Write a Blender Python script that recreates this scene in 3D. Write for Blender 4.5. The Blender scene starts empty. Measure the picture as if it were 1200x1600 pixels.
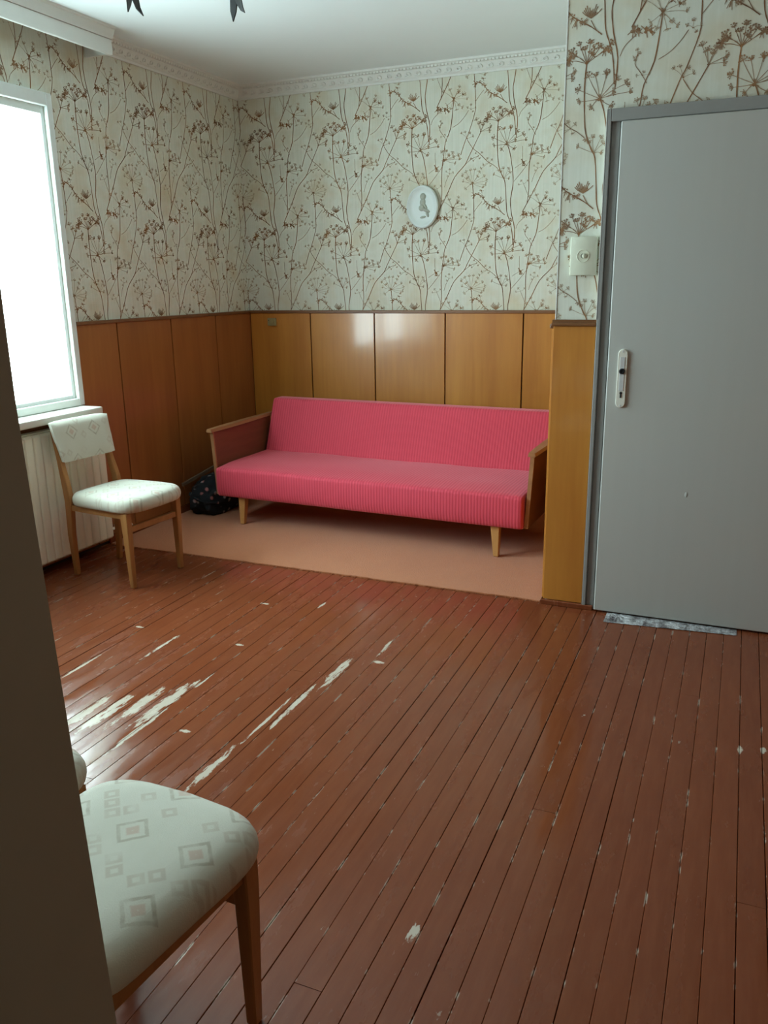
import bpy, bmesh, math, random
from mathutils import Vector, Matrix, noise as mnoise

random.seed(7)
scene = bpy.context.scene
COL = scene.collection
PI = math.pi

# ------------------------------------------------------------------ camera
cam_data = bpy.data.cameras.new('camera')
cam_data.sensor_fit = 'VERTICAL'
cam_data.sensor_height = 36.0
cam_data.lens = 1293.56 / 1600.0 * 36.0
cam_data.clip_start = 0.02
cam = bpy.data.objects.new('camera', cam_data)
COL.objects.link(cam)
cam.matrix_world = Matrix(((0.9208492, -0.0916114, 0.3790040, 3.3155),
                           (0.3896667, 0.2511598, -0.8860466, -5.3108),
                           (-0.0140186, 0.9636006, 0.2669783, 1.45),
                           (0, 0, 0, 1)))
scene.camera = cam

# ------------------------------------------------------------------ world: overcast daylight, all of it coming in by the window
world = bpy.data.worlds.new('overcast_sky')
scene.world = world
world.use_nodes = True
bg = world.node_tree.nodes['Background']
wn = world.node_tree
tcw = wn.nodes.new('ShaderNodeTexCoord'); sxw = wn.nodes.new('ShaderNodeSeparateXYZ'); rpw = wn.nodes.new('ShaderNodeMapRange'); mxw = wn.nodes.new('ShaderNodeMix')
mxw.data_type = 'RGBA'
rpw.inputs['From Min'].default_value = -0.15; rpw.inputs['From Max'].default_value = 0.10
wn.links.new(tcw.outputs['Generated'], sxw.inputs[0]); wn.links.new(sxw.outputs['Z'], rpw.inputs['Value']); wn.links.new(rpw.outputs[0], mxw.inputs[0])
mxw.inputs[6].default_value = (0.68, 0.90, 0.92, 1)      # pale ground
mxw.inputs[7].default_value = (0.75, 0.97, 1.0, 1)       # white overcast sky
wn.links.new(mxw.outputs[2], bg.inputs['Color'])
bg.inputs['Strength'].default_value = 18.5

portal = bpy.data.lights.new('window_portal', 'AREA')
portal.shape = 'RECTANGLE'
portal.size = 2.14
portal.size_y = 1.55
portal.cycles.is_portal = True
portal_o = bpy.data.objects.new('window_portal', portal)
COL.objects.link(portal_o)
portal_o.location = (-0.10, -2.875, 1.585)
portal_o.rotation_euler = (PI/2, 0, -PI/2)   # shines towards +x

scene.view_settings.view_transform = 'Standard'
scene.view_settings.look = 'None'
scene.view_settings.gamma = 1.0
scene.view_settings.use_curve_mapping = False
scene.view_settings.exposure = 0.0
scene.cycles.use_denoising = True
scene.cycles.use_adaptive_sampling = True
scene.cycles.adaptive_threshold = 0.025
scene.cycles.max_bounces = 9
scene.cycles.diffuse_bounces = 6
scene.cycles.glossy_bounces = 5
scene.cycles.transmission_bounces = 6
scene.cycles.sample_clamp_indirect = 8.0
scene.cycles.caustics_reflective = False
scene.cycles.caustics_refractive = False

# ------------------------------------------------------------------ mesh helpers
def add_box(bm, x0, x1, y0, y1, z0, z1):
    vs = [bm.verts.new((x, y, z)) for z in (z0, z1) for y in (y0, y1) for x in (x0, x1)]
    for f in ((0, 2, 3, 1), (4, 5, 7, 6), (0, 1, 5, 4), (2, 6, 7, 3), (0, 4, 6, 2), (1, 3, 7, 5)):
        bm.faces.new([vs[i] for i in f])
    return vs

def box_bm(*a, bevel=0.0, seg=2):
    bm = bmesh.new()
    add_box(bm, *a)
    if bevel:
        bmesh.ops.bevel(bm, geom=bm.edges[:], offset=bevel, segments=seg, affect='EDGES', profile=0.5)
    return bm

def obj(name, bm, mat, parent=None, smooth=None):
    if isinstance(bm, bpy.types.Mesh):
        me = bm
    else:
        me = bpy.data.meshes.new(name)
        bmesh.ops.recalc_face_normals(bm, faces=bm.faces[:])
        bm.to_mesh(me); bm.free()
        if smooth is not None:
            for p in me.polygons: p.use_smooth = True
            me.set_sharp_from_angle(angle=math.radians(smooth))
        if mat is not None: me.materials.append(mat)
    o = bpy.data.objects.new(name, me)
    COL.objects.link(o)
    if parent is not None: o.parent = parent
    return o

def place(name, me, parent, loc, rot=(0, 0, 0)):
    o = bpy.data.objects.new(name, me); COL.objects.link(o)
    o.parent = parent; o.location = loc; o.rotation_euler = rot
    return o

def empty(name, loc, rz=0.0):
    o = bpy.data.objects.new(name, None); COL.objects.link(o)
    o.location = loc; o.rotation_euler = (0, 0, rz); o.empty_display_size = 0.1
    return o

def tag(o, label, cat, group=None):
    o['label'] = label; o['category'] = cat
    if group: o['group'] = group
    return o

def struct(o, label=None, cat=None):
    o['kind'] = 'structure'
    if label: o['label'] = label
    if cat: o['category'] = cat
    return o

def sweep(bm, pts, radii, n=8, cap=True):
    """round tube along points"""
    pts = [Vector(p) for p in pts]
    rings = []
    up = Vector((0, 0, 1))
    for i, p in enumerate(pts):
        d = (pts[min(i+1, len(pts)-1)] - pts[max(i-1, 0)]).normalized()
        a = d.cross(up if abs(d.dot(up)) < 0.95 else Vector((1, 0, 0))).normalized()
        b = d.cross(a).normalized()
        r = radii[i] if isinstance(radii, (list, tuple)) else radii
        rings.append([bm.verts.new(p + a*r*math.cos(2*PI*k/n) + b*r*math.sin(2*PI*k/n)) for k in range(n)])
    for r0, r1 in zip(rings, rings[1:]):
        for k in range(n):
            bm.faces.new((r0[k], r0[(k+1) % n], r1[(k+1) % n], r1[k]))
    if cap:
        bm.faces.new(rings[0]); bm.faces.new(list(reversed(rings[-1])))

def bar(bm, stations):
    """rectangular bar through stations (centre, half_x, half_y), sections horizontal"""
    rings = []
    for c, hx, hy in stations:
        rings.append([bm.verts.new((c[0]+sx*hx, c[1]+sy*hy, c[2])) for sx, sy in ((-1, -1), (1, -1), (1, 1), (-1, 1))])
    for a, b in zip(rings, rings[1:]):
        for k in range(4):
            bm.faces.new((a[k], a[(k+1) % 4], b[(k+1) % 4], b[k]))
    bm.faces.new(rings[0]); bm.faces.new(list(reversed(rings[-1])))

def bevel_all(bm, w, seg=1):
    bmesh.ops.bevel(bm, geom=bm.edges[:], offset=w, segments=seg, affect='EDGES', profile=0.5)

def lathe(bm, prof, n=20, axis='z', c=(0, 0, 0)):
    rings = []
    for r, h in prof:
        ring = []
        for k in range(n):
            a = 2*PI*k/n
            x, y, z = r*math.cos(a), r*math.sin(a), h
            if axis == 'y': x, y, z = x, -h, y
            if axis == 'x': x, y, z = h, x, y
            ring.append(bm.verts.new((c[0]+x, c[1]+y, c[2]+z)))
        rings.append(ring)
    for a, b in zip(rings, rings[1:]):
        for k in range(n):
            bm.faces.new((a[k], a[(k+1) % n], b[(k+1) % n], b[k]))
    bm.faces.new(rings[0]); bm.faces.new(list(reversed(rings[-1])))

# ------------------------------------------------------------------ material helpers
class G:
    def __init__(s, name, rough=0.6, spec=0.5, color=(0.5, 0.5, 0.5)):
        s.m = bpy.data.materials.new(name); s.m.use_nodes = True
        s.nt = s.m.node_tree
        s.b = s.nt.nodes['Principled BSDF']
        s.b.inputs['Roughness'].default_value = rough
        s.b.inputs['Specular IOR Level'].default_value = spec
        s.b.inputs['Base Color'].default_value = (*color, 1)
    def node(s, t, **kw):
        n = s.nt.nodes.new(t)
        for k, v in kw.items(): setattr(n, k, v)
        return n
    def put(s, sock, v):
        if isinstance(v, bpy.types.NodeSocket): s.nt.links.new(v, sock)
        elif isinstance(v, (tuple, list)) and len(v) == 3 and sock.type == 'RGBA': sock.default_value = (*v, 1)
        else: sock.default_value = v
    def math(s, op, a, b=None, c=None, clamp=False):
        n = s.node('ShaderNodeMath', operation=op, use_clamp=clamp)
        s.put(n.inputs[0], a)
        if b is not None: s.put(n.inputs[1], b)
        if c is not None: s.put(n.inputs[2], c)
        return n.outputs[0]
    def pos(s): return s.node('ShaderNodeNewGeometry').outputs['Position']
    def objc(s): return s.node('ShaderNodeTexCoord').outputs['Object']
    def rnd(s): return s.node('ShaderNodeObjectInfo').outputs['Random']
    def map(s, vec, scale=(1, 1, 1), rot=(0, 0, 0), loc=(0, 0, 0)):
        n = s.node('ShaderNodeMapping')
        s.put(n.inputs['Vector'], vec)
        n.inputs['Scale'].default_value = scale; n.inputs['Rotation'].default_value = rot; n.inputs['Location'].default_value = loc
        return n.outputs[0]
    def noise(s, vec, scale=5, detail=3, rough=0.5, dist=0.0):
        n = s.node('ShaderNodeTexNoise')
        s.put(n.inputs['Vector'], vec)
        n.inputs['Scale'].default_value = scale; n.inputs['Detail'].default_value = detail
        n.inputs['Roughness'].default_value = rough; n.inputs['Distortion'].default_value = dist
        return n.outputs['Fac']
    def sep(s, vec):
        n = s.node('ShaderNodeSeparateXYZ'); s.put(n.inputs[0], vec); return n.outputs
    def comb(s, x, y, z):
        n = s.node('ShaderNodeCombineXYZ')
        for i, v in enumerate((x, y, z)): s.put(n.inputs[i], v)
        return n.outputs[0]
    def vadd(s, a, b):
        n = s.node('ShaderNodeVectorMath', operation='ADD'); s.put(n.inputs[0], a); s.put(n.inputs[1], b); return n.outputs[0]
    def ramp(s, fac, lo, hi):
        n = s.node('ShaderNodeMapRange'); n.clamp = True
        s.put(n.inputs['Value'], fac)
        n.inputs['From Min'].default_value = lo; n.inputs['From Max'].default_value = hi
        return n.outputs[0]
    def mix(s, fac, a, b, blend='MIX'):
        n = s.node('ShaderNodeMix', data_type='RGBA', blend_type=blend)
        s.put(n.inputs[0], fac); s.put(n.inputs[6], a); s.put(n.inputs[7], b)
        return n.outputs[2]
    def color(s, v): s.put(s.b.inputs['Base Color'], v)
    def rough(s, v): s.put(s.b.inputs['Roughness'], v)
    def bump(s, h, strength=0.3, dist=0.01):
        n = s.node('ShaderNodeBump')
        n.inputs['Strength'].default_value = strength; n.inputs['Distance'].default_value = dist
        s.put(n.inputs['Height'], h); s.put(s.b.inputs['Normal'], n.outputs[0])

MAT = {}
def painted(name, col, rough=0.5, var=0.12, scale=6, bump=0.0, spec=0.5):
    g = G(name, rough, spec)
    n = g.noise(g.objc(), scale, 4, 0.6)
    d = tuple(c*(1-var) for c in col); l = tuple(min(1, c*(1+var)) for c in col)
    g.color(g.mix(n, d, l))
    if bump: g.bump(g.noise(g.objc(), scale*12, 3), bump, 0.004)
    MAT[name] = g.m
    return g

def wood(name, dark, light, axis='z', rough=0.35, freq=1.0, coat=0.0):
    g = G(name, rough, 0.5)
    sc = {'z': (14*freq, 14*freq, 1.2*freq), 'x': (1.2*freq, 14*freq, 14*freq), 'y': (14*freq, 1.2*freq, 14*freq)}[axis]
    r = g.math('MULTIPLY', g.rnd(), 37.0)
    v = g.vadd(g.map(g.objc(), sc), g.comb(r, r, r))
    n1 = g.noise(v, 1.0, 4, 0.55, 0.35)
    n2 = g.noise(g.map(g.objc(), tuple(q*6 for q in sc)), 1.0, 2, 0.5)
    n3 = g.noise(g.objc(), 2.2, 2, 0.5)
    f = g.math('ADD', g.math('MULTIPLY', n1, 0.6), g.math('MULTIPLY', n2, 0.2))
    f = g.math('ADD', f, g.math('MULTIPLY', n3, 0.25))
    g.color(g.mix(g.ramp(f, 0.32, 0.72), dark, light))
    g.rough(g.math('ADD', g.math('MULTIPLY', n3, 0.14), rough-0.07))
    if coat: g.b.inputs['Coat Weight'].default_value = coat; g.b.inputs['Coat Roughness'].default_value = 0.10
    MAT[name] = g.m
    return g

# wallpaper ground: cream paper with ochre bloom and fine vertical streaks
g = G('wallpaper', 0.75, 0.3)
p = g.pos()
bl = g.ramp(g.noise(p, 4.2, 3, 0.55), 0.47, 0.78)
st = g.noise(g.map(p, (90, 90, 2.0)), 1.0, 2, 0.5)
c1 = g.mix(g.ramp(st, 0.3, 0.75), (0.655, 0.665, 0.58), (0.70, 0.71, 0.63))
g.color(g.mix(g.math('MULTIPLY', bl, 0.55), c1, (0.60, 0.45, 0.24)))
g.bump(st, 0.06, 0.002)
MAT['wallpaper'] = g.m
# printed plants
g = G('print_ink', 0.75, 0.3)
a = g.node('ShaderNodeAttribute', attribute_name='fade').outputs['Fac']
nn = g.noise(g.pos(), 6.0, 3, 0.6)
ink = g.mix(g.ramp(nn, 0.35, 0.68), (0.15, 0.066, 0.032), (0.32, 0.14, 0.046))
g.color(g.mix(g.math('MULTIPLY', a, 0.85), ink, (0.53, 0.45, 0.32)))
MAT['print_ink'] = g.m

painted('ceiling_paint', (0.76, 0.81, 0.82), 0.8, 0.03, 2.0, 0.05)
painted('plaster', (0.72, 0.73, 0.70), 0.6, 0.05, 9.0)
painted('window_paint', (0.72, 0.76, 0.74), 0.4, 0.05, 9.0)
painted('sill_paint', (0.72, 0.72, 0.66), 0.4, 0.06, 9.0)
painted('radiator_enamel', (0.86, 0.84, 0.71), 0.38, 0.06, 7.0)
painted('dark_gap', (0.02, 0.014, 0.01), 0.9)
painted('socket_brass', (0.30, 0.25, 0.12), 0.45, 0.2, 40)
painted('switch_plastic', (0.68, 0.70, 0.57), 0.35, 0.04, 10)
painted('medallion_plaster', (0.68, 0.74, 0.73), 0.5, 0.04, 14)
painted('medallion_edge', (0.40, 0.37, 0.28), 0.6, 0.25, 14)
painted('relief_plaster', (0.40, 0.42, 0.36), 0.55, 0.15, 30)
painted('black_iron', (0.012, 0.012, 0.014), 0.32, 0.2, 12)
painted('hole_black', (0.008, 0.008, 0.01), 0.6)
painted('escutcheon_metal', (0.55, 0.55, 0.55), 0.35, 0.08, 30)
painted('ivory_plastic', (0.72, 0.70, 0.62), 0.35, 0.04, 10)
painted('brown_paint', (0.20, 0.12, 0.07), 0.7, 0.1)
painted('hall_paint', (0.20, 0.19, 0.15), 0.8, 0.05)
painted('candle_ivory', (0.7, 0.66, 0.52), 0.5, 0.04)

# grey door enamel, faint vertical brushing and grime
g = G('door_enamel', 0.42, 0.5)
p = g.objc()
v1 = g.noise(g.map(p, (30, 30, 1.5)), 1.0, 3, 0.5); v2 = g.noise(p, 1.8, 4, 0.6)
g.color(g.mix(v2, g.mix(v1, (0.475, 0.455, 0.41), (0.52, 0.505, 0.465)), (0.455, 0.485, 0.475)))
g.rough(g.math('ADD', g.math('MULTIPLY', v2, 0.2), 0.34))
g.bump(g.noise(p, 9, 3), 0.04, 0.01)
MAT['door_enamel'] = g.m
painted('frame_enamel', (0.28, 0.28, 0.27), 0.45, 0.14, 8)
painted('jamb_enamel', (0.42, 0.40, 0.33), 0.6, 0.10, 5)

wood('veneer', (0.42, 0.145, 0.022), (0.60, 0.255, 0.043), 'z', 0.34, 0.55, 0.8)
wood('veneer_reddish', (0.25, 0.078, 0.022), (0.37, 0.132, 0.036), 'z', 0.34, 0.55, 0.2)  # redder boards; shade of the dim left wall is also put into this colour
wood('cap_wood', (0.13, 0.05, 0.018), (0.22, 0.09, 0.03), 'x', 0.4)
wood('chair_wood', (0.30, 0.125, 0.035), (0.46, 0.22, 0.075), 'z', 0.38, 2.0)
wood('arm_veneer', (0.13, 0.045, 0.022), (0.21, 0.075, 0.034), 'y', 0.32, 1.2)
wood('arm_rail', (0.27, 0.12, 0.05), (0.40, 0.20, 0.09), 'y', 0.38, 1.5)
wood('leg_wood', (0.42, 0.20, 0.06), (0.58, 0.31, 0.11), 'z', 0.38, 2.0)
wood('lath_wood', (0.14, 0.09, 0.06), (0.22, 0.15, 0.10), 'y', 0.6, 2.0)

# red-brown floor paint: gloss, chipping along the joints, worn streaks, some painted-in glare
PITCH = 0.0672
g = G('floor_paint', 0.3, 0.42)
p = g.pos(); x, y, z = g.sep(p)
base = g.mix(g.noise(p, 1.6, 4, 0.6), (0.170, 0.040, 0.015), (0.232, 0.064, 0.024))
base = g.mix(g.math('MULTIPLY', g.rnd(), 0.22), base, (0.12, 0.030, 0.015))
fine = g.noise(g.map(p, (46, 5, 1)), 1.0, 4, 0.65)
base = g.mix(g.math('MULTIPLY', g.ramp(fine, 0.40, 0.75), 0.25), base, (0.31, 0.105, 0.048))
# chipping near plank edges
u = g.math('FRACT', g.math('DIVIDE', x, PITCH))
edge = g.ramp(g.math('ABSOLUTE', g.math('SUBTRACT', u, 0.5)), 0.435, 0.485)
en = g.ramp(g.noise(g.map(p, (22, 7.5, 1)), 1.0, 4, 0.7), 0.565, 0.63)
chip1 = g.math('MULTIPLY', edge, en)
# loose flecks
fl = g.ramp(g.noise(g.map(p, (34, 17, 1)), 1.0, 5, 0.62), 0.695, 0.725)
dens = g.ramp(g.noise(p, 1.3, 2, 0.5), 0.40, 0.60)
chip2 = g.math('MULTIPLY', fl, dens)
# long bare streaks that follow single boards; one cluster also paints in window glare
rag = g.noise(g.map(p, (55, 12, 1)), 1.0, 5, 0.7)
wear_glare = None
for wx, wy, hw, hl in ((1.912, -3.44, 0.019, 0.15), (1.925, -3.12, 0.008, 0.19), (1.962, -2.99, 0.013, 0.21),
                       (1.990, -2.70, 0.020, 0.16), (2.080, -2.42, 0.012, 0.10), (1.45, -3.22, 0.012, 0.05),
                       (1.52, -3.15, 0.030, 0.24), (1.44, -3.20, 0.026, 0.20), (1.37, -3.28, 0.028, 0.20), (1.55, -3.34, 0.014, 0.20), (1.30, -3.30, 0.03, 0.16), (2.11, -2.56, 0.03, 0.012), (1.70, -3.28, 0.03, 0.012), (1.50, -2.62, 0.028, 0.010), (1.36, -2.18, 0.03, 0.010), (0.98, -2.62, 0.03, 0.010), (1.55, -2.95, 0.008, 0.09), (1.02, -3.02, 0.008, 0.16),
                       (1.62, -2.10, 0.010, 0.06), (1.20, -2.75, 0.010, 0.14), (2.74, -3.84, 0.012, 0.05),
                       (3.43, -2.72, 0.012, 0.03), (3.50, -2.70, 0.012, 0.03)):
    dx = g.math('DIVIDE', g.math('SUBTRACT', x, wx), hw); dy = g.math('DIVIDE', g.math('SUBTRACT', y, wy), hl)
    e = g.math('SUBTRACT', 1.0, g.math('ADD', g.math('MULTIPLY', dx, dx), g.math('MULTIPLY', dy, dy)))
    e = g.math('MAXIMUM', e, -1.5)
    wear_glare = e if wear_glare is None else g.math('MAXIMUM', wear_glare, e)
wear_glare = g.ramp(g.math('ADD', g.math('MULTIPLY', wear_glare, 0.26), rag), 0.60, 0.66)
chips_wear_glare = g.math('MAXIMUM', g.math('MAXIMUM', g.math('MULTIPLY', chip1, 0.8), g.math('MULTIPLY', chip2, 0.7)), g.math('MULTIPLY', wear_glare, 0.92))  # chipping, wear and the painted-in glare share one pale tone
g.color(g.mix(chips_wear_glare, base, (0.58, 0.52, 0.43)))
rr = g.math('ADD', 0.07, g.math('MULTIPLY', g.ramp(g.noise(g.map(p, (12, 3, 1)), 1.0, 5, 0.65), 0.36, 0.66), 0.27))
g.rough(rr)
g.bump(g.math('ADD', g.math('MULTIPLY', fine, 0.5), g.math('MULTIPLY', chips_wear_glare, -0.6)), 0.16, 0.004)
MAT['floor_paint'] = g.m

# carpet
g = G('carpet_pile', 0.95, 0.1)
p = g.pos(); n = g.noise(p, 170, 3, 0.7); n2 = g.noise(p, 3.5, 3, 0.6)
g.color(g.mix(n2, g.mix(n, (0.34, 0.095, 0.032), (0.60, 0.215, 0.084)), g.mix(n, (0.42, 0.135, 0.048), (0.66, 0.255, 0.108))))
g.bump(n, 0.8, 0.008)
g.b.inputs['Sheen Weight'].default_value = 0.3
MAT['carpet_pile'] = g.m

# ribbed red sofa cloth
g = G('red_rib', 0.75, 0.25)
p = g.objc(); x, y, z = g.sep(p)
w = g.math('SINE', g.math('MULTIPLY', x, 2*PI/0.0175))
n = g.noise(p, 420, 2, 0.6); n2 = g.noise(p, 2.4, 3, 0.6)
c = g.mix(n2, (0.60, 0.058, 0.092), (0.68, 0.080, 0.120))
g.color(g.mix(g.math('MULTIPLY', g.ramp(w, -1.0, -0.3), -0.30), c, c))
c2 = g.mix(g.ramp(w, -1.0, 0.2), (0.54, 0.046, 0.080), c)
g.color(c2)
g.bump(g.math('ADD', w, g.math('MULTIPLY', n, 0.5)), 0.22, 0.003)
g.b.inputs['Sheen Weight'].default_value = 0.55
g.b.inputs['Sheen Roughness'].default_value = 0.4
g.b.inputs['Sheen Tint'].default_value = (1.0, 0.55, 0.62, 1)
MAT['red_rib'] = g.m

# cream cloth with framed squares set cornerwise
def chair_cloth(name, a0, a1):
    g = G(name, 0.85, 0.2)
    p = g.objc(); s = g.sep(p)
    X, Y = s[a0], s[a1]
    T = 0.105
    c45 = 0.70710678
    U = g.math('DIVIDE', g.math('MULTIPLY', g.math('ADD', X, Y), c45), T)
    V = g.math('DIVIDE', g.math('MULTIPLY', g.math('SUBTRACT', X, Y), c45), T)
    wob = g.math('MULTIPLY', g.math('SUBTRACT', g.noise(p, 60, 3, 0.6), 0.5), 0.05)
    def ring(U, V, r, w):
        u = g.math('ABSOLUTE', g.math('SUBTRACT', g.math('FRACT', U), 0.5)); v = g.math('ABSOLUTE', g.math('SUBTRACT', g.math('FRACT', V), 0.5))
        d = g.math('ADD', g.math('MAXIMUM', u, v), wob)
        return g.math('SUBTRACT', 1.0, g.ramp(g.math('ABSOLUTE', g.math('SUBTRACT', d, r)), w*0.5, w))
    r1 = ring(U, V, 0.24, 0.045)
    r1b = ring(U, V, 0.06, 0.07)
    # only every other square carries the big frame; small squares fill the rest
    par = g.math('FRACT', g.math('MULTIPLY', g.math('ADD', g.math('FLOOR', U), g.math('FLOOR', V)), 0.5))
    big = g.math('LESS_THAN', par, 0.25)
    U3, V3 = g.math('MULTIPLY', U, 3.0), g.math('MULTIPLY', V, 3.0)
    r2 = ring(U3, V3, 0.30, 0.16)
    cell = g.noise(g.comb(g.math('FLOOR', U3), g.math('FLOOR', V3), 0.0), 3.7, 0)
    r2 = g.math('MULTIPLY', r2, g.math('GREATER_THAN', cell, 0.54))
    m1 = g.math('MULTIPLY', r1, big); m1b = g.math('MULTIPLY', r1b, big)
    m2 = g.math('MULTIPLY', r2, g.math('SUBTRACT', 1.0, big))
    fade = g.ramp(g.noise(p, 14, 3), 0.30, 0.55)
    base = g.mix(g.noise(p, 9, 4, 0.6), (0.56, 0.56, 0.47), (0.66, 0.66, 0.58))
    col = g.mix(g.math('MULTIPLY', g.math('MULTIPLY', m1, g.ramp(g.noise(p, 40, 3), 0.2, 0.6)), 0.62), base, (0.34, 0.30, 0.22))
    col = g.mix(g.math('MULTIPLY', m1b, 0.5), col, (0.50, 0.30, 0.22))
    col = g.mix(g.math('MULTIPLY', g.math('MULTIPLY', m2, fade), 0.42), col, (0.42, 0.34, 0.26))
    g.color(col)
    g.bump(g.noise(p, 330, 2, 0.6), 0.35, 0.002)
    g.b.inputs['Sheen Weight'].default_value = 0.25
    MAT[name] = g.m
chair_cloth('seat_cloth', 0, 1)
chair_cloth('back_cloth', 1, 2)

# dark floral cloth of the bundle
g = G('floral_dark', 0.85, 0.2)
p = g.objc()
v = g.node('ShaderNodeTexVoronoi'); g.put(v.inputs['Vector'], p); v.inputs['Scale'].default_value = 21
f1 = g.math('SUBTRACT', 1.0, g.ramp(v.outputs['Distance'], 0.18, 0.34))
hue = g.noise(p, 13, 1)
g.color(g.mix(g.math('MULTIPLY', f1, g.ramp(hue, 0.38, 0.5)), (0.016, 0.021, 0.026), g.mix(g.ramp(hue, 0.5, 0.65), (0.34, 0.36, 0.38), (0.45, 0.18, 0.18))))
MAT['floral_dark'] = g.m

# foil strip
g = G('silver_foil', 0.38, 0.5)
fz = g.ramp(g.noise(g.map(g.pos(), (16, 9, 1)), 1.0, 4, 0.7), 0.36, 0.60)
g.color(g.mix(fz, (0.16, 0.13, 0.14), (0.95, 0.97, 1.0)))
g.b.inputs['Metallic'].default_value = 0.9
g.bump(g.noise(g.map(g.pos(), (40, 60, 1)), 1.0, 4, 0.7), 1.0, 0.02)
MAT['silver_foil'] = g.m

# window glass: clear, thin
g = G('window_glass', 0.0)
nt = g.nt
tr = g.node('ShaderNodeBsdfTransparent'); gl = g.node('ShaderNodeBsdfGlossy'); gl.inputs['Roughness'].default_value = 0.02
mx = g.node('ShaderNodeMixShader'); mx.inputs[0].default_value = 0.05
nt.links.new(tr.outputs[0], mx.inputs[1]); nt.links.new(gl.outputs[0], mx.inputs[2])
nt.links.new(mx.outputs[0], nt.nodes['Material Output'].inputs['Surface'])
MAT['window_glass'] = g.m
# ================================================================== STRUCTURE
H = 2.735; D = 1.688; WX = 2.577; YF = -4.76; XR = 4.70; HB = -6.5
wp = MAT['wallpaper']

# floor: dark underlay with painted strips laid on it
bm = box_bm(-0.05, XR+0.05, HB-0.05, 0.05, -0.14, -0.0225)
floor = struct(obj('floor', bm, MAT['dark_gap']))
rs = random.Random(11)
nrow = int(XR/PITCH)
for i in range(nrow):
    xa, xb = i*PITCH, (i+1)*PITCH
    y_end = -0.01 if xb < WX else -1.60
    cuts = [HB]
    if rs.random() < 0.42: cuts.append(rs.uniform(-4.4, -1.9))
    cuts.append(y_end)
    for ya, yb in zip(cuts, cuts[1:]):
        gap = rs.choice((0.0003, 0.0004, 0.0006, 0.0009, 0.0014))
        bm = bmesh.new()
        L, R_ = xa+gap, xb-gap
        dz0, dz1 = rs.uniform(-0.0008, 0.0004), rs.uniform(-0.0008, 0.0004)
        e0, e1 = ya+0.0006, yb-0.0006
        c = 0.0009; crown = rs.uniform(0.0, 0.0007)
        ring = []
        for yy in (e0, e1):
            ring.append([bm.verts.new(v) for v in ((L, yy, -0.02), (L, yy, dz0-c-crown), (L+c, yy, dz0-crown), (L*0.75+R_*0.25, yy, dz0*0.75+dz1*0.25-crown*0.2), ((L+R_)/2, yy, (dz0+dz1)/2), (L*0.25+R_*0.75, yy, dz0*0.25+dz1*0.75-crown*0.2), (R_-c, yy, dz1-crown), (R_, yy, dz1-c-crown), (R_, yy, -0.02))])
        for k in range(9):
            bm.faces.new((ring[0][k], ring[0][(k+1) % 9], ring[1][(k+1) % 9], ring[1][k]))
        bm.faces.new(ring[0]); bm.faces.new(list(reversed(ring[1])))
        obj('floor_strip', bm, MAT['floor_paint'], floor, smooth=25)

struct(obj('ceiling', box_bm(-0.3, XR+0.2, HB-0.2, 0.2, H, H+0.12), MAT['ceiling_paint']))

# window opening in the left wall
WY0, WY1, WZ0, WZ1 = -3.945, -1.805, 0.855, 2.325
bm = bmesh.new()
add_box(bm, -0.25, 0, YF-0.14, WY0, -0.02, H)
add_box(bm, -0.25, 0, WY1, 0.15, -0.02, H)
add_box(bm, -0.25, 0, WY0, WY1, -0.02, WZ0)
add_box(bm, -0.25, 0, WY0, WY1, WZ1, H)
wall_left = struct(obj('wall_left', bm, wp))
wall_back = struct(obj('wall_back', box_bm(0, WX+0.1, 0, 0.15, -0.02, H), wp))
DX0, DX1, DZ = 2.80, 3.72, 2.05
bm = bmesh.new()
add_box(bm, WX, DX0, -D, -D+0.12, -0.02, H)
add_box(bm, WX, WX+0.12, -D+0.12, 0.0, -0.02, H)
add_box(bm, DX0, DX1, -D, -D+0.12, DZ, H)
add_box(bm, DX1, XR, -D, -D+0.12, -0.02, H)
add_box(bm, DX0-0.05, DX1+0.05, -D+0.121, -D+0.16, -0.02, DZ+0.1)  # unseen backing added to block daylight under the door
wall_door = struct(obj('wall_door', bm, wp))
wall_right = struct(obj('wall_right', box_bm(XR, XR+0.15, YF-0.14, -D+0.12, -0.02, H), wp))
JX0, JX1 = 2.60, 3.70
bm = bmesh.new()
add_box(bm, 0, JX0, YF-0.14, YF, -0.02, H)
add_box(bm, JX1, XR, YF-0.14, YF, -0.02, H)
add_box(bm, JX0, JX1, YF-0.14, YF, 2.16, H)
wall_front = struct(obj('wall_front', bm, MAT['brown_paint']))  # unseen wall, made dark brown to cut bounced light
bm = bmesh.new()
add_box(bm, 2.15, 2.25, HB, YF-0.14, -0.02, H)
add_box(bm, 4.25, 4.35, HB, YF-0.14, -0.02, H)
add_box(bm, 2.15, 4.35, HB-0.1, HB, -0.02, H)
struct(obj('wall_hall', bm, MAT['hall_paint']))

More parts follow.
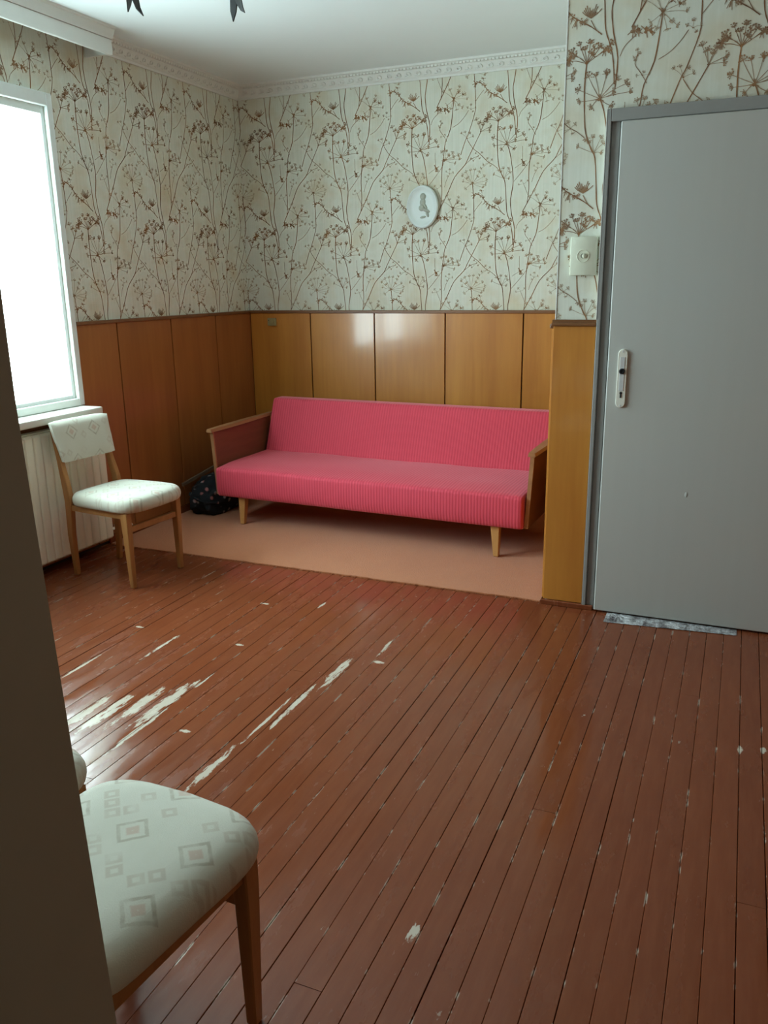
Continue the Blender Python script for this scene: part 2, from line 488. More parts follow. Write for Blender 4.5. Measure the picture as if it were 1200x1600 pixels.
# ---------------------------------------------------------------- wallpaper print
TILE_W=0.5589; TILE_H=0.6340
STEMS=[(5,[(0.0113,0.0023),(0.0073,-0.0777),(0.0113,-0.1767),(0.0203,-0.2497),(0.0443,-0.3107),(0.0613,-0.3447),(0.0713,-0.4457),(0.0783,-0.5207),(0.0993,-0.5787),(0.1133,-0.6367),(0.1213,-0.7157)]),(5,[(0.0683,-0.1277),(0.0873,-0.1747),(0.1043,-0.2607),(0.1133,-0.3477),(0.1033,-0.4207),(0.0983,-0.4607),(0.1083,-0.5347),(0.1293,-0.6237),(0.1243,-0.7337)]),(4.5,[(0.2853,-0.4857),(0.2803,-0.5417),(0.2663,-0.6487),(0.2333,-0.7257),(0.2243,-0.7877),(0.2153,-0.8457),(0.2083,-0.9287),(0.2113,-1.0267),(0.2033,-1.1047)]),(4.5,[(0.4613,-0.0497),(0.3893,-0.1807),(0.3623,-0.2307),(0.2963,-0.2977),(0.2483,-0.3937),(0.2003,-0.4787),(0.1753,-0.5237)]),(4.5,[(0.4123,-0.3437),(0.4193,-0.4087),(0.4243,-0.5147),(0.4213,-0.5737),(0.3853,-0.6797),(0.3653,-0.7197),(0.3333,-0.8067)]),(3.5,[(0.3753,-0.0877),(0.4113,-0.1377),(0.4563,-0.1727),(0.5073,-0.2207),(0.5433,-0.2417),(0.5743,-0.2657)]),(4.5,[(0.4273,-0.3997),(0.4683,-0.4177),(0.5053,-0.4587),(0.5383,-0.4797),(0.5863,-0.5077),(0.6233,-0.5357)]),(3.5,[(0.5793,-0.4817),(0.5973,-0.5117),(0.6123,-0.5287)]),(2.5,[(0.2793,-0.0107),(0.3173,0.0083),(0.3553,0.0433),(0.3813,0.0783)]),(3,[(0.2043,0.0173),(0.1953,-0.0177),(0.2213,-0.0547),(0.2433,-0.0897)]),(2.5,[(0.1373,0.0153),(0.1513,0.0463),(0.1833,0.0753),(0.2143,0.1013)]),(2.5,[(0.1173,-0.3447),(0.1663,-0.2907),(0.2133,-0.2317),(0.2233,-0.2027)]),(2.2,[(0.1653,-0.1477),(0.1663,-0.1997),(0.1733,-0.2457),(0.1973,-0.2597)]),(2.2,[(0.1793,-0.3647),(0.1943,-0.3977),(0.2123,-0.4387)]),(2.2,[(0.2623,-0.2767),(0.2413,-0.3147),(0.2283,-0.3537)]),(2.5,[(0.4263,-0.5077),(0.4523,-0.4757),(0.4763,-0.4507)]),(2.5,[(0.3623,-0.2307),(0.4033,-0.2007),(0.4483,-0.1847)]),(2.2,[(0.1213,-0.2687),(0.1513,-0.2507),(0.1713,-0.2417)])]
UMBELS=[((0.0113,0.0023),[(-0.0587,0.0173),(-0.0457,0.0443),(-0.0177,0.0673),(0.0013,0.0503),(0.0213,0.0703),(0.0373,0.0493),(0.0593,0.0553),(0.0823,0.0413),(0.1003,0.0623),(-0.0347,0.0323),(0.0293,0.0303)],1.0,0),((0.0683,-0.1277),[(-0.0137,-0.0897),(0.0213,-0.0467),(0.0483,-0.0477),(0.0893,-0.0417),(0.1293,-0.0657),(0.1153,-0.1147),(0.1633,-0.0837),(0.1793,-0.1137),(0.0393,-0.1537),(0.1093,-0.1557),(-0.0057,-0.1327)],0.95,0.1),((0.2293,-0.1967),[(0.2383,-0.1467),(0.2773,-0.1607),(0.3143,-0.1737),(0.3223,-0.1937),(0.2923,-0.2167),(0.2113,-0.1517),(0.2533,-0.1727),(0.2833,-0.1837)],0.8,0.3),((0.0553,-0.3247),[(-0.0067,-0.2987),(0.0243,-0.2777),(0.0493,-0.2697),(0.0803,-0.2727),(0.0893,-0.2937),(0.0803,-0.3257),(0.0373,-0.2907)],0.7,0.25),((0.4613,-0.0467),[(0.4343,0.0173),(0.4543,-0.0017),(0.4813,0.0033),(0.5033,0.0253),(0.5173,-0.0257),(0.5123,-0.0447),(0.4723,-0.0157)],0.9,0.15),((0.3753,-0.0817),[(0.3403,-0.0507),(0.3623,-0.0477),(0.3903,-0.0537),(0.4083,-0.0717)],0.6,0.2),((0.4123,-0.3437),[(0.3493,-0.2947),(0.3723,-0.2767),(0.3993,-0.2687),(0.4253,-0.2667),(0.4543,-0.2817),(0.4843,-0.3057),(0.4983,-0.3317),(0.3563,-0.3277),(0.3713,-0.3677),(0.4763,-0.3667),(0.3833,-0.3097),(0.4433,-0.3067),(0.4913,-0.3537)],0.75,0.55),((0.2853,-0.4857),[(0.2483,-0.4077),(0.2243,-0.4397),(0.2633,-0.4347),(0.3163,-0.4467),(0.3543,-0.4647),(0.3663,-0.4917),(0.3383,-0.5337),(0.3153,-0.5167),(0.2463,-0.5137),(0.3203,-0.4237),(0.2683,-0.5347),(0.3033,-0.5427)],0.75,0.45),((0.1793,-0.3607),[(0.1523,-0.3657),(0.1643,-0.3467),(0.1993,-0.3467)],0.45,0.3),((0.2623,-0.2767),[(0.2433,-0.2657),(0.2633,-0.2537),(0.2813,-0.2717),(0.2503,-0.2887)],0.5,0.55),((0.4483,-0.1847),[(0.4333,-0.1707),(0.4673,-0.1697),(0.4553,-0.1977),(0.4183,-0.2087),(0.4033,-0.1977)],0.5,0.2),((0.5183,-0.2277),[(0.5073,-0.2077),(0.5333,-0.2157),(0.4843,-0.2377),(0.4693,-0.2567),(0.5253,-0.2437)],0.6,0.4),((0.3963,0.0833),[(0.3783,0.0913),(0.3963,0.1053),(0.4223,0.0873),(0.4073,0.0703)],0.5,0.3),((0.2253,-0.0607),[(0.2063,-0.0597),(0.2293,-0.0517),(0.2483,-0.0597)],0.4,0.2),((0.2043,0.0103),[(0.2003,0.0273),(0.2083,0.0163),(0.1963,-0.0047),(0.1923,0.0053)],0.45,0.3)]
BLOBS=[((0.1833,-0.5307),2.6),((0.1983,-0.5387),2.0),((0.2293,-0.5397),2.4),((0.2453,-0.5437),1.8),((0.0783,0.0423),2.0),((0.0943,0.0383),1.5),((-0.0587,0.0173),1.8),((0.4273,-0.4097),2.2),((0.1713,-0.2387),2.0),((0.1763,-0.2557),1.4),((0.5023,0.0253),1.8),((0.4123,-0.3437),1.6),((0.2853,-0.4817),1.8),((0.0683,-0.1287),1.6),((0.2263,-0.1967),1.8),((0.0893,-0.0417),1.5),((0.4723,-0.3887),1.4),((0.3163,-0.4497),1.5),((0.3463,-0.4617),1.4)]
BUDS=[(0.5793,-0.4747)]
LEAVES=[((0.4683,-0.4177),(0.4563,-0.4367)),((0.4833,-0.4347),(0.4903,-0.4127)),((0.4973,-0.4517),(0.4823,-0.4707)),((0.5083,-0.4617),(0.5053,-0.4847)),((0.5233,-0.4727),(0.5163,-0.4987)),((0.5383,-0.4797),(0.5423,-0.5027)),((0.4453,-0.4067),(0.4683,-0.3917)),((0.5493,-0.4867),(0.5683,-0.4747))]

def tile_polys():
    r = random.Random(5)
    P = []
    def strip(pts, w, fade):
        # pts -> quads with mitred sides, width w (m)
        n = len(pts)
        if n > 2:   # smooth with Catmull-Rom
            q = []
            for i in range(n-1):
                p0, p1, p2, p3 = pts[max(i-1, 0)], pts[i], pts[i+1], pts[min(i+2, n-1)]
                for k in range(3):
                    t = k/3
                    q.append(tuple(0.5*((2*p1[j]) + (-p0[j]+p2[j])*t + (2*p0[j]-5*p1[j]+4*p2[j]-p3[j])*t*t + (-p0[j]+3*p1[j]-3*p2[j]+p3[j])*t**3) for j in (0, 1)))
            q.append(pts[-1]); pts = q; n = len(pts)
        L, R = [], []
        for i in range(n):
            a, b = pts[max(i-1, 0)], pts[min(i+1, n-1)]
            dx, dy = b[0]-a[0], b[1]-a[1]; l = math.hypot(dx, dy) or 1e-6
            nx, ny = -dy/l, dx/l
            ww = w*0.5*r.uniform(0.8, 1.2)
            L.append((pts[i][0]+nx*ww, pts[i][1]+ny*ww)); R.append((pts[i][0]-nx*ww, pts[i][1]-ny*ww))
        for i in range(n-1):
            P.append(([L[i], L[i+1], R[i+1], R[i]], min(1, max(0, fade+r.uniform(-0.08, 0.08)))))
    def blob(c, rad, fade):
        k = r.choice((5, 6)); a0 = r.uniform(0, 6.28)
        P.append(([(c[0]+rad*r.uniform(0.6, 1.25)*math.cos(a0+2*PI*i/k), c[1]+rad*r.uniform(0.6, 1.25)*math.sin(a0+2*PI*i/k)) for i in range(k)], min(1, max(0, fade+r.uniform(-0.12, 0.12)))))
    for w, pts in STEMS: strip(pts, w*0.00088, 0.04 if w > 4 else 0.22)
    for c, tips, s, f in UMBELS:
        for t in tips:
            mid = ((c[0]*0.45+t[0]*0.55)+r.uniform(-.003, .003), (c[1]*0.45+t[1]*0.55)+r.uniform(-.002, .004))
            strip([c, mid, t], 0.0021*s, f+0.12)
            dx, dy = t[0]-c[0], t[1]-c[1]; a = math.atan2(dy, dx)
            n = r.choice((5, 6, 7))
            for k in range(n):
                aa = a + (k-(n-1)/2)*0.52 + r.uniform(-0.15, 0.15)
                ll = 0.0165*s*r.uniform(0.6, 1.15)
                e = (t[0]+ll*math.cos(aa), t[1]+ll*math.sin(aa)+0.002)
                strip([t, e], 0.0016*s, f+0.2)
                blob(e, 0.0034*s*r.uniform(0.6, 1.25), f+0.15)
                if r.random() < 0.55: blob(((t[0]+e[0])/2, (t[1]+e[1])/2), 0.0034*s, f+0.25)
        blob(c, 0.006*s, f*0.5)
    for c, s in BLOBS:
        for k in range(4):
            blob((c[0]+r.uniform(-.006, .006)*s/2, c[1]+r.uniform(-.006, .006)*s/2), 0.0040*s*r.uniform(0.5, 1.0), 0.15)
        for k in range(5):
            a = r.uniform(0, 6.28); e = (c[0]+0.011*s*math.cos(a), c[1]+0.011*s*math.sin(a))
            strip([c, e], 0.0014*s, 0.3)
    for c in BUDS:
        for k in range(11):
            a = PI/2+(k-5)*0.19; l1 = 0.042*r.uniform(.6, 1.15)
            e = (c[0]+l1*math.cos(a), c[1]+l1*math.sin(a))
            strip([c, ((c[0]+e[0])/2+0.004*math.cos(a), (c[1]+e[1])/2), e], 0.0030, 0.2)
            blob(e, 0.0026, 0.25)
    for a, b in LEAVES:
        b = (a[0]+(b[0]-a[0])*r.uniform(.4, 1.0)+r.uniform(-.008, .008), a[1]+(b[1]-a[1])*r.uniform(.35, 1.0))
        strip([a, b], 0.0034, 0.2)
        for k in range(3):
            strip([a, (b[0]+r.uniform(-.012, .012), b[1]+r.uniform(-.010, .010))], 0.0022, 0.45)
            blob((a[0]+r.uniform(-.008, .008), a[1]+r.uniform(-.008, .008)), 0.0034, 0.2)
        # faint drooping hairs
        if r.random() < 0.4: strip([b, (b[0]+r.uniform(-.016, .006), b[1]-r.uniform(.004, .02))], 0.0012, 0.8)
    return P
TILE = tile_polys()

def clip(poly, rect):
    for ax, lim, sgn in ((0, rect[0], 1), (0, rect[1], -1), (1, rect[2], 1), (1, rect[3], -1)):
        out = []
        for i in range(len(poly)):
            p, q = poly[i], poly[(i+1) % len(poly)]
            ip, iq = (p[ax]-lim)*sgn >= 0, (q[ax]-lim)*sgn >= 0
            if ip: out.append(p)
            if ip != iq:
                t = (lim-p[ax])/(q[ax]-p[ax])
                out.append((p[0]+t*(q[0]-p[0]), p[1]+t*(q[1]-p[1])))
        poly = out
        if len(poly) < 3: return None
    return poly

def wallpaper_print(wall, rects, a0, z0, to3):
    r = random.Random(3)
    verts, faces, fades = [], [], []
    for rc in rects:
        i0, i1 = math.floor((rc[0]-a0-0.6)/TILE_W), math.ceil((rc[1]-a0+0.6)/TILE_W)
        k0, k1 = math.floor((rc[2]-z0-0.1)/TILE_H), math.ceil((rc[3]-z0+1.2)/TILE_H)
        for i in range(i0, i1+1):
            for k in range(k0, k1+1):
                ox, oz = a0+i*TILE_W, z0+k*TILE_H
                if ox+0.75 < rc[0] or ox-0.15 > rc[1] or oz+0.2 < rc[2] or oz-1.25 > rc[3]: continue
                for poly, fd in TILE:
                    q = [(x+ox, y+oz) for x, y in poly]
                    xs = [v[0] for v in q]; zs = [v[1] for v in q]
                    if max(xs) < rc[0] or min(xs) > rc[1] or max(zs) < rc[2] or min(zs) > rc[3]: continue
                    if min(xs) < rc[0] or max(xs) > rc[1] or min(zs) < rc[2] or max(zs) > rc[3]:
                        q = clip(q, rc)
                        if not q: continue
                    off = 0.0008 + r.random()*0.0004
                    b = len(verts)
                    verts.extend(to3(v[0], v[1], off) for v in q)
                    faces.append(list(range(b, b+len(q)))); fades.append(fd)
    me = bpy.data.meshes.new('wallpaper_print')
    me.from_pydata(verts, [], faces)
    at = me.attributes.new('fade', 'FLOAT', 'FACE')
    at.data.foreach_set('value', fades)
    me.materials.append(MAT['print_ink'])
    o = obj('wallpaper_print', me, None, wall)
    o['kind'] = 'stuff'
    return o
WT = 1.268
wallpaper_print(wall_back, [(0, WX, WT, H-0.06)], 0.7057, 2.3807, lambda a, z, o: (a, -o, z))
wallpaper_print(wall_left, [(-1.77, 0, WT, H-0.06), (-3.99, -1.77, WZ1+0.05, H), (YF, -3.99, WT, H)], -1.0318, 2.3807, lambda a, z, o: (o, a, z))
wallpaper_print(wall_door, [(WX, 2.755, 1.28, H), (2.755, 3.78, 2.085, H), (3.78, XR, 1.28, H)], 2.6455, 2.2628, lambda a, z, o: (a, -D-o, z))

# ---------------------------------------------------------------- veneer wainscot, each board its own piece
def boards(wall, joints, z0, z1, mk, bev=0.0015, mat='veneer'):
    for a, b in zip(joints, joints[1:]):
        g_ = 0.0042
        bm = box_bm(*mk(min(a, b)+g_, max(a, b)-g_, z0, z1), bevel=bev, seg=1)
        obj('wainscot_board', bm, MAT[mat], wall)
def backing(wall, mk, a, b, z0, z1):
    obj('wainscot_backing', box_bm(*mk(a, b, z0, z1)), MAT['dark_gap'], wall)
TB, TH = 0.004, 0.016
mk_back = lambda a, b, z0, z1: (a, b, -TH, -TB, z0, z1)
boards(wall_back, [0.018, 0.508, 0.999, 1.508, 2.030, WX-0.016], 0.02, 1.252, mk_back)
backing(wall_back, lambda a, b, z0, z1: (a, b, -TB, 0, z0, z1), 0.001, WX-0.001, 0.0, 1.25)
obj('cap_rail', box_bm(0.0, WX, -0.026, -0.001, 1.250, 1.270, bevel=0.004), MAT['cap_wood'], wall_back)
mk_left = lambda a, b, z0, z1: (TB, TH, a, b, z0, z1)
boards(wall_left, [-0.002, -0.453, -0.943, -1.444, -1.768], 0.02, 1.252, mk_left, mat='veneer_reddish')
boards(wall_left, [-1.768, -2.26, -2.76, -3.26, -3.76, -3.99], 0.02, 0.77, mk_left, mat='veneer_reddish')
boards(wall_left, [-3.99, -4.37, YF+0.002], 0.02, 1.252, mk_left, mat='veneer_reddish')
bm = bmesh.new(); add_box(bm, 0, TB, -1.767, -0.001, 0, 1.25); add_box(bm, 0, TB, -3.99, -1.767, 0, 0.78); add_box(bm, 0, TB, YF, -3.99, 0, 1.25)
obj('wainscot_backing', bm, MAT['dark_gap'], wall_left)
obj('cap_rail', box_bm(0.001, 0.026, -1.766, -0.001, 1.250, 1.270, bevel=0.004), MAT['cap_wood'], wall_left)
obj('cap_rail', box_bm(0.001, 0.026, YF, -3.992, 1.250, 1.270, bevel=0.004), MAT['cap_wood'], wall_left)
# the stub beside the door: one broad board with a knot, cap and a low painted foot strip
mk_st = lambda a, b, z0, z1: (a, b, -D-0.018, -D-0.001, z0, z1)
obj('wainscot_board', box_bm(*mk_st(WX-0.006, 2.750, 0.022, 1.262), bevel=0.002, seg=1), MAT['veneer'], wall_door)
bm = bmesh.new(); add_box(bm, WX-0.014, 2.752, -D-0.030, -D-0.001, 1.262, 1.276); bevel_all(bm, 0.003)
add_box(bm, WX-0.010, 2.752, -D-0.024, -D-0.001, 1.2765, 1.288)
obj('cap_rail', bm, MAT['cap_wood'], wall_door)
obj('corner_bead', box_bm(WX-0.0035, WX+0.0012, -D-0.0025, -D+0.002, 1.288, H, bevel=0.0005, seg=1), MAT['plaster'], wall_door)
mk_al = lambda a, b, z0, z1: (WX-TH, WX-TB, a, b, z0, z1)
boards(wall_door, [-0.018, -0.45, -0.95, -1.45, -D+0.002], 0.02, 1.252, mk_al)
obj('cap_rail', box_bm(WX-0.026, WX-0.001, -D+0.002, -0.027, 1.250, 1.270, bevel=0.004), MAT['cap_wood'], wall_door)
boards(wall_door, [3.78, 4.24, XR-0.018], 0.02, 1.262, lambda a, b, z0, z1: (a, b, -D-0.016, -D-0.004, z0, z1))
obj('cap_rail', box_bm(3.78, XR-0.001, -D-0.026, -D-0.001, 1.262, 1.285, bevel=0.004), MAT['cap_wood'], wall_door)
mk_r = lambda a, b, z0, z1: (XR-TH, XR-TB, a, b, z0, z1)
boards(wall_right, [-1.71, -2.2, -2.7, -3.2, -3.7, -4.2, YF+0.002], 0.02, 2.70, mk_r, mat='veneer_reddish')  # full-height dark boards added on the unseen wall to cut bounced light
for nm, bx in (('baseboard_left', (0.0165, 0.028, -1.69, -0.03, 0.0, 0.05)), ('baseboard_back', (0.03, WX-0.03, -0.028, -0.0165, 0.0, 0.05)),
               ('baseboard_door', (WX-0.012, 2.800, -D-0.034, -D-0.0185, 0.0, 0.022))):
    struct(obj(nm, box_bm(*bx, bevel=0.002, seg=1), MAT['floor_paint']))

# ---------------------------------------------------------------- cornice with running scrolls
def cornice_profile(): return [(0.0, 2.657), (0.012, 2.657), (0.014, 2.668), (0.022, 2.674), (0.045, 2.703), (0.049, 2.709), (0.056, 2.712), (0.070, 2.722), (0.080, 2.724), (0.082, H), (0.0, H)]
def cornice(name, along, a0, a1, m0, m1):
    bm = bmesh.new(); rings = []
    for a, m in ((a0, m0), (a1, m1)):
        ring = []
        for d, z in cornice_profile():
            aa = a + m*d
            ring.append(bm.verts.new((aa, -d, z) if along == 'x' else (d, aa, z)))
        rings.append(ring)
    n = len(rings[0])
    for k in range(n): bm.faces.new((rings[0][k], rings[0][(k+1) % n], rings[1][(k+1) % n], rings[1][k]))
    bm.faces.new(rings[0]); bm.faces.new(list(reversed(rings[1])))
    return struct(obj(name, bm, MAT['plaster']))
def scroll_mesh(along):
    bm = bmesh.new()
    pts = []
    for k in range(9):      # a curled leaf: three quarters of a spiral
        t = k/8; ang = -0.4+t*4.6; r = 0.0165*(1-0.55*t)
        pts.append((r*math.cos(ang), r*math.sin(ang)*0.9))
    pts = [(-0.026, -0.012), (-0.012, -0.016)] + pts
    s2 = math.sqrt(0.5)
    def to3(u, v, n):
        d, z = 0.0345+n*0.74+v*0.62, 2.690-n*0.62+v*0.78
        return (u, -d, z) if along == 'x' else (d, u, z)
    sweep(bm, [to3(u, v, 0.001) for u, v in pts], [0.0025, 0.0035] + [0.0052*(1-0.4*k/8) for k in range(9)], 5)
    me = bpy.data.meshes.new('scroll'); bmesh.ops.recalc_face_normals(bm, faces=bm.faces[:]); bm.to_mesh(me); bm.free()
    for p_ in me.polygons: p_.use_smooth = True
    me.materials.append(MAT['plaster'])
    return me
def dentils(par, along, a0, a1, n):
    bm = bmesh.new()
    for i in range(n):
        a = a0+(a1-a0)*(i+0.5)/n; w = abs(a1-a0)/n*0.34
        if along == 'x': add_box(bm, a-w, a+w, -0.068, -0.054, 2.7095, 2.721)
        else: add_box(bm, 0.054, 0.068, a-w, a+w, 2.7095, 2.721)
    o = obj('dentil_band', bm, MAT['plaster'], par); o['kind'] = 'stuff'
c1 = cornice('trim_1', 'x', 0, WX, 1, 0)
c2 = cornice('trim_2', 'y', -1.455, 0, 0, -1)
sm = scroll_mesh('x')
for i in range(38): place('scroll', sm, c1, (0.085+i*0.0655, 0, 0))
dentils(c1, 'x', 0.09, WX-0.005, 110)
sm = scroll_mesh('y')
for i in range(20): place('scroll', sm, c2, (0, -0.105-i*0.0655, 0))
dentils(c2, 'y', -1.45, -0.09, 58)

# boxed pelmet over the window, hollow below for the curtain track
pel = struct(obj('trim_3', box_bm(0.155, 0.172, -4.4, -1.452, 2.606, 2.680, bevel=0.003, seg=1), MAT['plaster']))
bm = bmesh.new(); rings = []
for a in (-4.4, -1.452):
    rings.append([bm.verts.new((d, a, z)) for d, z in ((0.156, 2.680), (0.178, 2.680), (0.182, 2.690), (0.188, 2.702), (0.196, 2.722), (0.206, 2.727), (0.208, H), (0.156, H))])
for k in range(8): bm.faces.new((rings[0][k], rings[0][(k+1) % 8], rings[1][(k+1) % 8], rings[1][k]))
bm.faces.new(rings[0]); bm.faces.new(list(reversed(rings[1])))
obj('cove', bm, MAT['plaster'], pel)
obj('end_board', box_bm(0.001, 0.156, -1.468, -1.452, 2.612, H), MAT['plaster'], pel)
obj('curtain_track', box_bm(0.07, 0.10, -4.3, -1.49, 2.70, 2.715), MAT['ceiling_paint'], pel)

# ---------------------------------------------------------------- window
win = struct(obj('window_1', (lambda bm: (add_box(bm, 0.0, 0.022, -1.806, -1.766, 0.826, 2.383), add_box(bm, 0.0, 0.022, -3.985, -3.945, 0.826, 2.383),
    add_box(bm, 0.0, 0.022, -3.945, -1.806, WZ1-0.004, 2.383), add_box(bm, 0.0, 0.022, -3.945, -1.806, 0.826, 0.866), bevel_all(bm, 0.003), bm)[-1])(bmesh.new()), MAT['window_paint']))
m1, m2 = -3.23, -2.52
for ya, yb in ((WY0, m1-0.002), (m1+0.002, m2-0.002), (m2+0.002, WY1)):
    bm = bmesh.new(); fx = (-0.060, -0.004); s = 0.045 if False else 0.022
    add_box(bm, *fx, ya, ya+s+0.02, WZ0, WZ1); add_box(bm, *fx, yb-s, yb, WZ0, WZ1)
    add_box(bm, *fx, ya+s+0.02, yb-s, WZ0, WZ0+0.03); add_box(bm, *fx, ya+s+0.02, yb-s, WZ1-0.04, WZ1)
    bevel_all(bm, 0.002)
    sash = obj('sash', bm, MAT['window_paint'], win)
    obj('pane', box_bm(-0.040, -0.036, ya+s+0.021, yb-s-0.001, WZ0+0.031, WZ1-0.041), MAT['window_glass'], win)
bm = box_bm(-0.02, 0.160, -4.05, -1.785, 0.787, 0.825, bevel=0.008, seg=3)
struct(obj('trim_4', bm, MAT['sill_paint'], smooth=40))

# ---------------------------------------------------------------- grey door with frame (far)
door1 = empty('door_1', (DX0, -D, 0)); struct(door1)
def dpart(name, bx, mat, par=None, bev=0.002):
    bm = box_bm(*bx, bevel=bev, seg=1)
    bmesh.ops.translate(bm, verts=bm.verts[:], vec=(-DX0, D, 0))
    return obj(name, bm, MAT[mat], par or door1)
dpart('frame_post', (2.752, 2.768, -D-0.030, -D-0.001, 0.0, 2.090), 'frame_enamel')
dpart('frame_post', (2.7685, 2.802, -D-0.016, -D-0.001, 0.0, 2.074), 'frame_enamel')
dpart('frame_post', (3.735, 3.79, -D-0.030, -D-0.001, 0.0, 2.090), 'frame_enamel')
dpart('paint_edge', (2.7488, 2.7518, -D-0.031, -D-0.001, 1.29, 2.091), 'plaster', None, 0.0)
dpart('frame_head', (2.768, 3.735, -D-0.030, -D-0.001, 2.044, 2.090), 'frame_enamel')
leaf = dpart('leaf', (2.808, 3.733, -D-0.042, -D+0.02, 0.008, 2.041), 'door_enamel', None, 0.004)
EX, EY = 2.870-DX0, -0.042
bm = bmesh.new()                                  # lock plate with rounded ends
n = 10; out = []
for k in range(n+1): a = PI*k/n; out.append((0.0205*math.cos(a), 0.1015+0.0205*math.sin(a)))
for k in range(n+1): a = PI+PI*k/n; out.append((0.0205*math.cos(a), -0.1015+0.0205*math.sin(a)))
lo = [bm.verts.new((EX+x, EY, 1.051+z)) for x, z in out]; hi = [bm.verts.new((EX+x*0.86, EY-0.009, 1.051+z*0.975)) for x, z in out]
for k in range(len(out)): bm.faces.new((lo[k], lo[(k+1) % len(out)], hi[(k+1) % len(out)], hi[k]))
bm.faces.new(hi); bm.faces.new(lo)
plate = obj('lock_plate', bm, MAT['ivory_plastic'], leaf, smooth=50); plate['label'] = 'ivory lock plate without its handle'
obj('metal_inlay', box_bm(EX-0.010, EX+0.010, EY-0.0105, EY-0.0085, 1.00, 1.14, bevel=0.001, seg=1), MAT['escutcheon_metal'], leaf)
bm = bmesh.new(); lathe(bm, [(0.0035, -0.002), (0.012, -0.001), (0.012, 0.004), (0.0075, 0.005), (0.0065, 0.001)], 16, 'y', (EX, EY-0.0105, 1.082))
obj('spindle_hole', bm, MAT['hole_black'], leaf)
bm = box_bm(EX-0.0032, EX+0.0032, EY-0.0108, EY-0.009, 0.972, 0.992); lathe(bm, [(0.004, 0.0), (0.0056, 0.0006), (0.004, 0.0012)], 12, 'y', (EX, EY-0.0096, 0.992))
obj('keyhole', bm, MAT['hole_black'], leaf)
for zz in (1.163, 0.939):
    bm = bmesh.new(); lathe(bm, [(0.004, 0), (0.004, 0.0012), (0.001, 0.0018)], 10, 'y', (EX, EY-0.009, zz)); obj('screw', bm, MAT['escutcheon_metal'], leaf)
bm = bmesh.new(); lathe(bm, [(0.001, 0), (0.012, 0.0002), (0.010, 0.001), (0.004, 0.0016)], 9, 'y', (3.160-DX0, EY, 0.577))
bmesh.ops.scale(bm, vec=(0.5, 1, 1), verts=bm.verts[:], space=Matrix.Translation((-(3.160-DX0), 0, 0)))
obj('filler_dab', bm, MAT['door_enamel'], leaf)

# ---------------------------------------------------------------- doorway the picture is taken through: grey painted lining, a touch out of plumb
door2 = empty('door_2', (2.735, YF-0.07, 0)); struct(door2)
bm = bmesh.new()
vs = add_box(bm, 2.60-2.735, 0.0, -0.075, 0.073, 0.0, 2.16)
for v in bm.verts:
    if v.co.x > -0.01: v.co.x += 0.040-0.040*v.co.z
lin = obj('lining', bm, MAT['jamb_enamel'], door2)
bm = box_bm(2.56-2.735, -0.028, 0.0735, 0.088, 0.0, 2.20, bevel=0.002, seg=1); obj('casing', bm, MAT['jamb_enamel'], door2)
obj('lining', box_bm(3.66-2.735, 3.70-2.735, -0.075, 0.073, 0.0, 2.16), MAT['jamb_enamel'], door2)
obj('lining', box_bm(-0.08, 3.66-2.735, -0.075, 0.073, 2.12, 2.16), MAT['jamb_enamel'], door2)
# ================================================================== THINGS
# carpet laid in the alcove, ragged cut edge towards the boards
bm = bmesh.new()
r = random.Random(2)
top, bot = [], []
NX = 90
xs = [0.036+(WX-0.02-0.036)*i/NX for i in range(NX+1)]
front = [-D-0.012 + 0.006*mnoise.noise(Vector((x*6, 0, 0))) + r.uniform(-0.0025, 0.0025) for x in xs]
ys = [0.0, 0.06, 0.3, 1.0]
grid = []
for i, x in enumerate(xs):
    col = []
    for t in ys:
        y = front[i]*(1-t)+(-0.03)*t
        col.append(bm.verts.new((x, y, 0.009 + (0.0 if t else -0.002) + 0.0015*mnoise.noise(Vector((x*5, y*5, 1))))))
    grid.append(col)
low = [bm.verts.new((x, front[i]-0.001, 0.0008)) for i, x in enumerate(xs)]
for i in range(NX):
    for k in range(len(ys)-1): bm.faces.new((grid[i][k], grid[i+1][k], grid[i+1][k+1], grid[i][k+1]))
    bm.faces.new((low[i], low[i+1], grid[i+1][0], grid[i][0]))
carpet = tag(obj('carpet', bm, MAT['carpet_pile'], smooth=40), 'worn orange-brown carpet filling the alcove under the red sofa', 'carpet')
# frayed yarn ends along the cut edge
bm = bmesh.new()
for k in range(420):
    x = r.uniform(0.05, WX-0.03); i = min(NX-1, int((x-0.03)/(WX-0.05)*NX)); y = front[i]
    a = r.uniform(-0.9, 0.9); l = r.uniform(0.004, 0.013)
    sweep(bm, [(x, y+0.004, 0.006), (x+l*0.5*math.sin(a), y-l*0.5, 0.006), (x+l*math.sin(a), y-l, 0.0025)], [0.0012, 0.001, 0.0006], 4, False)
fr = obj('frayed_edge', bm, MAT['carpet_pile'], carpet); fr['kind'] = 'stuff'

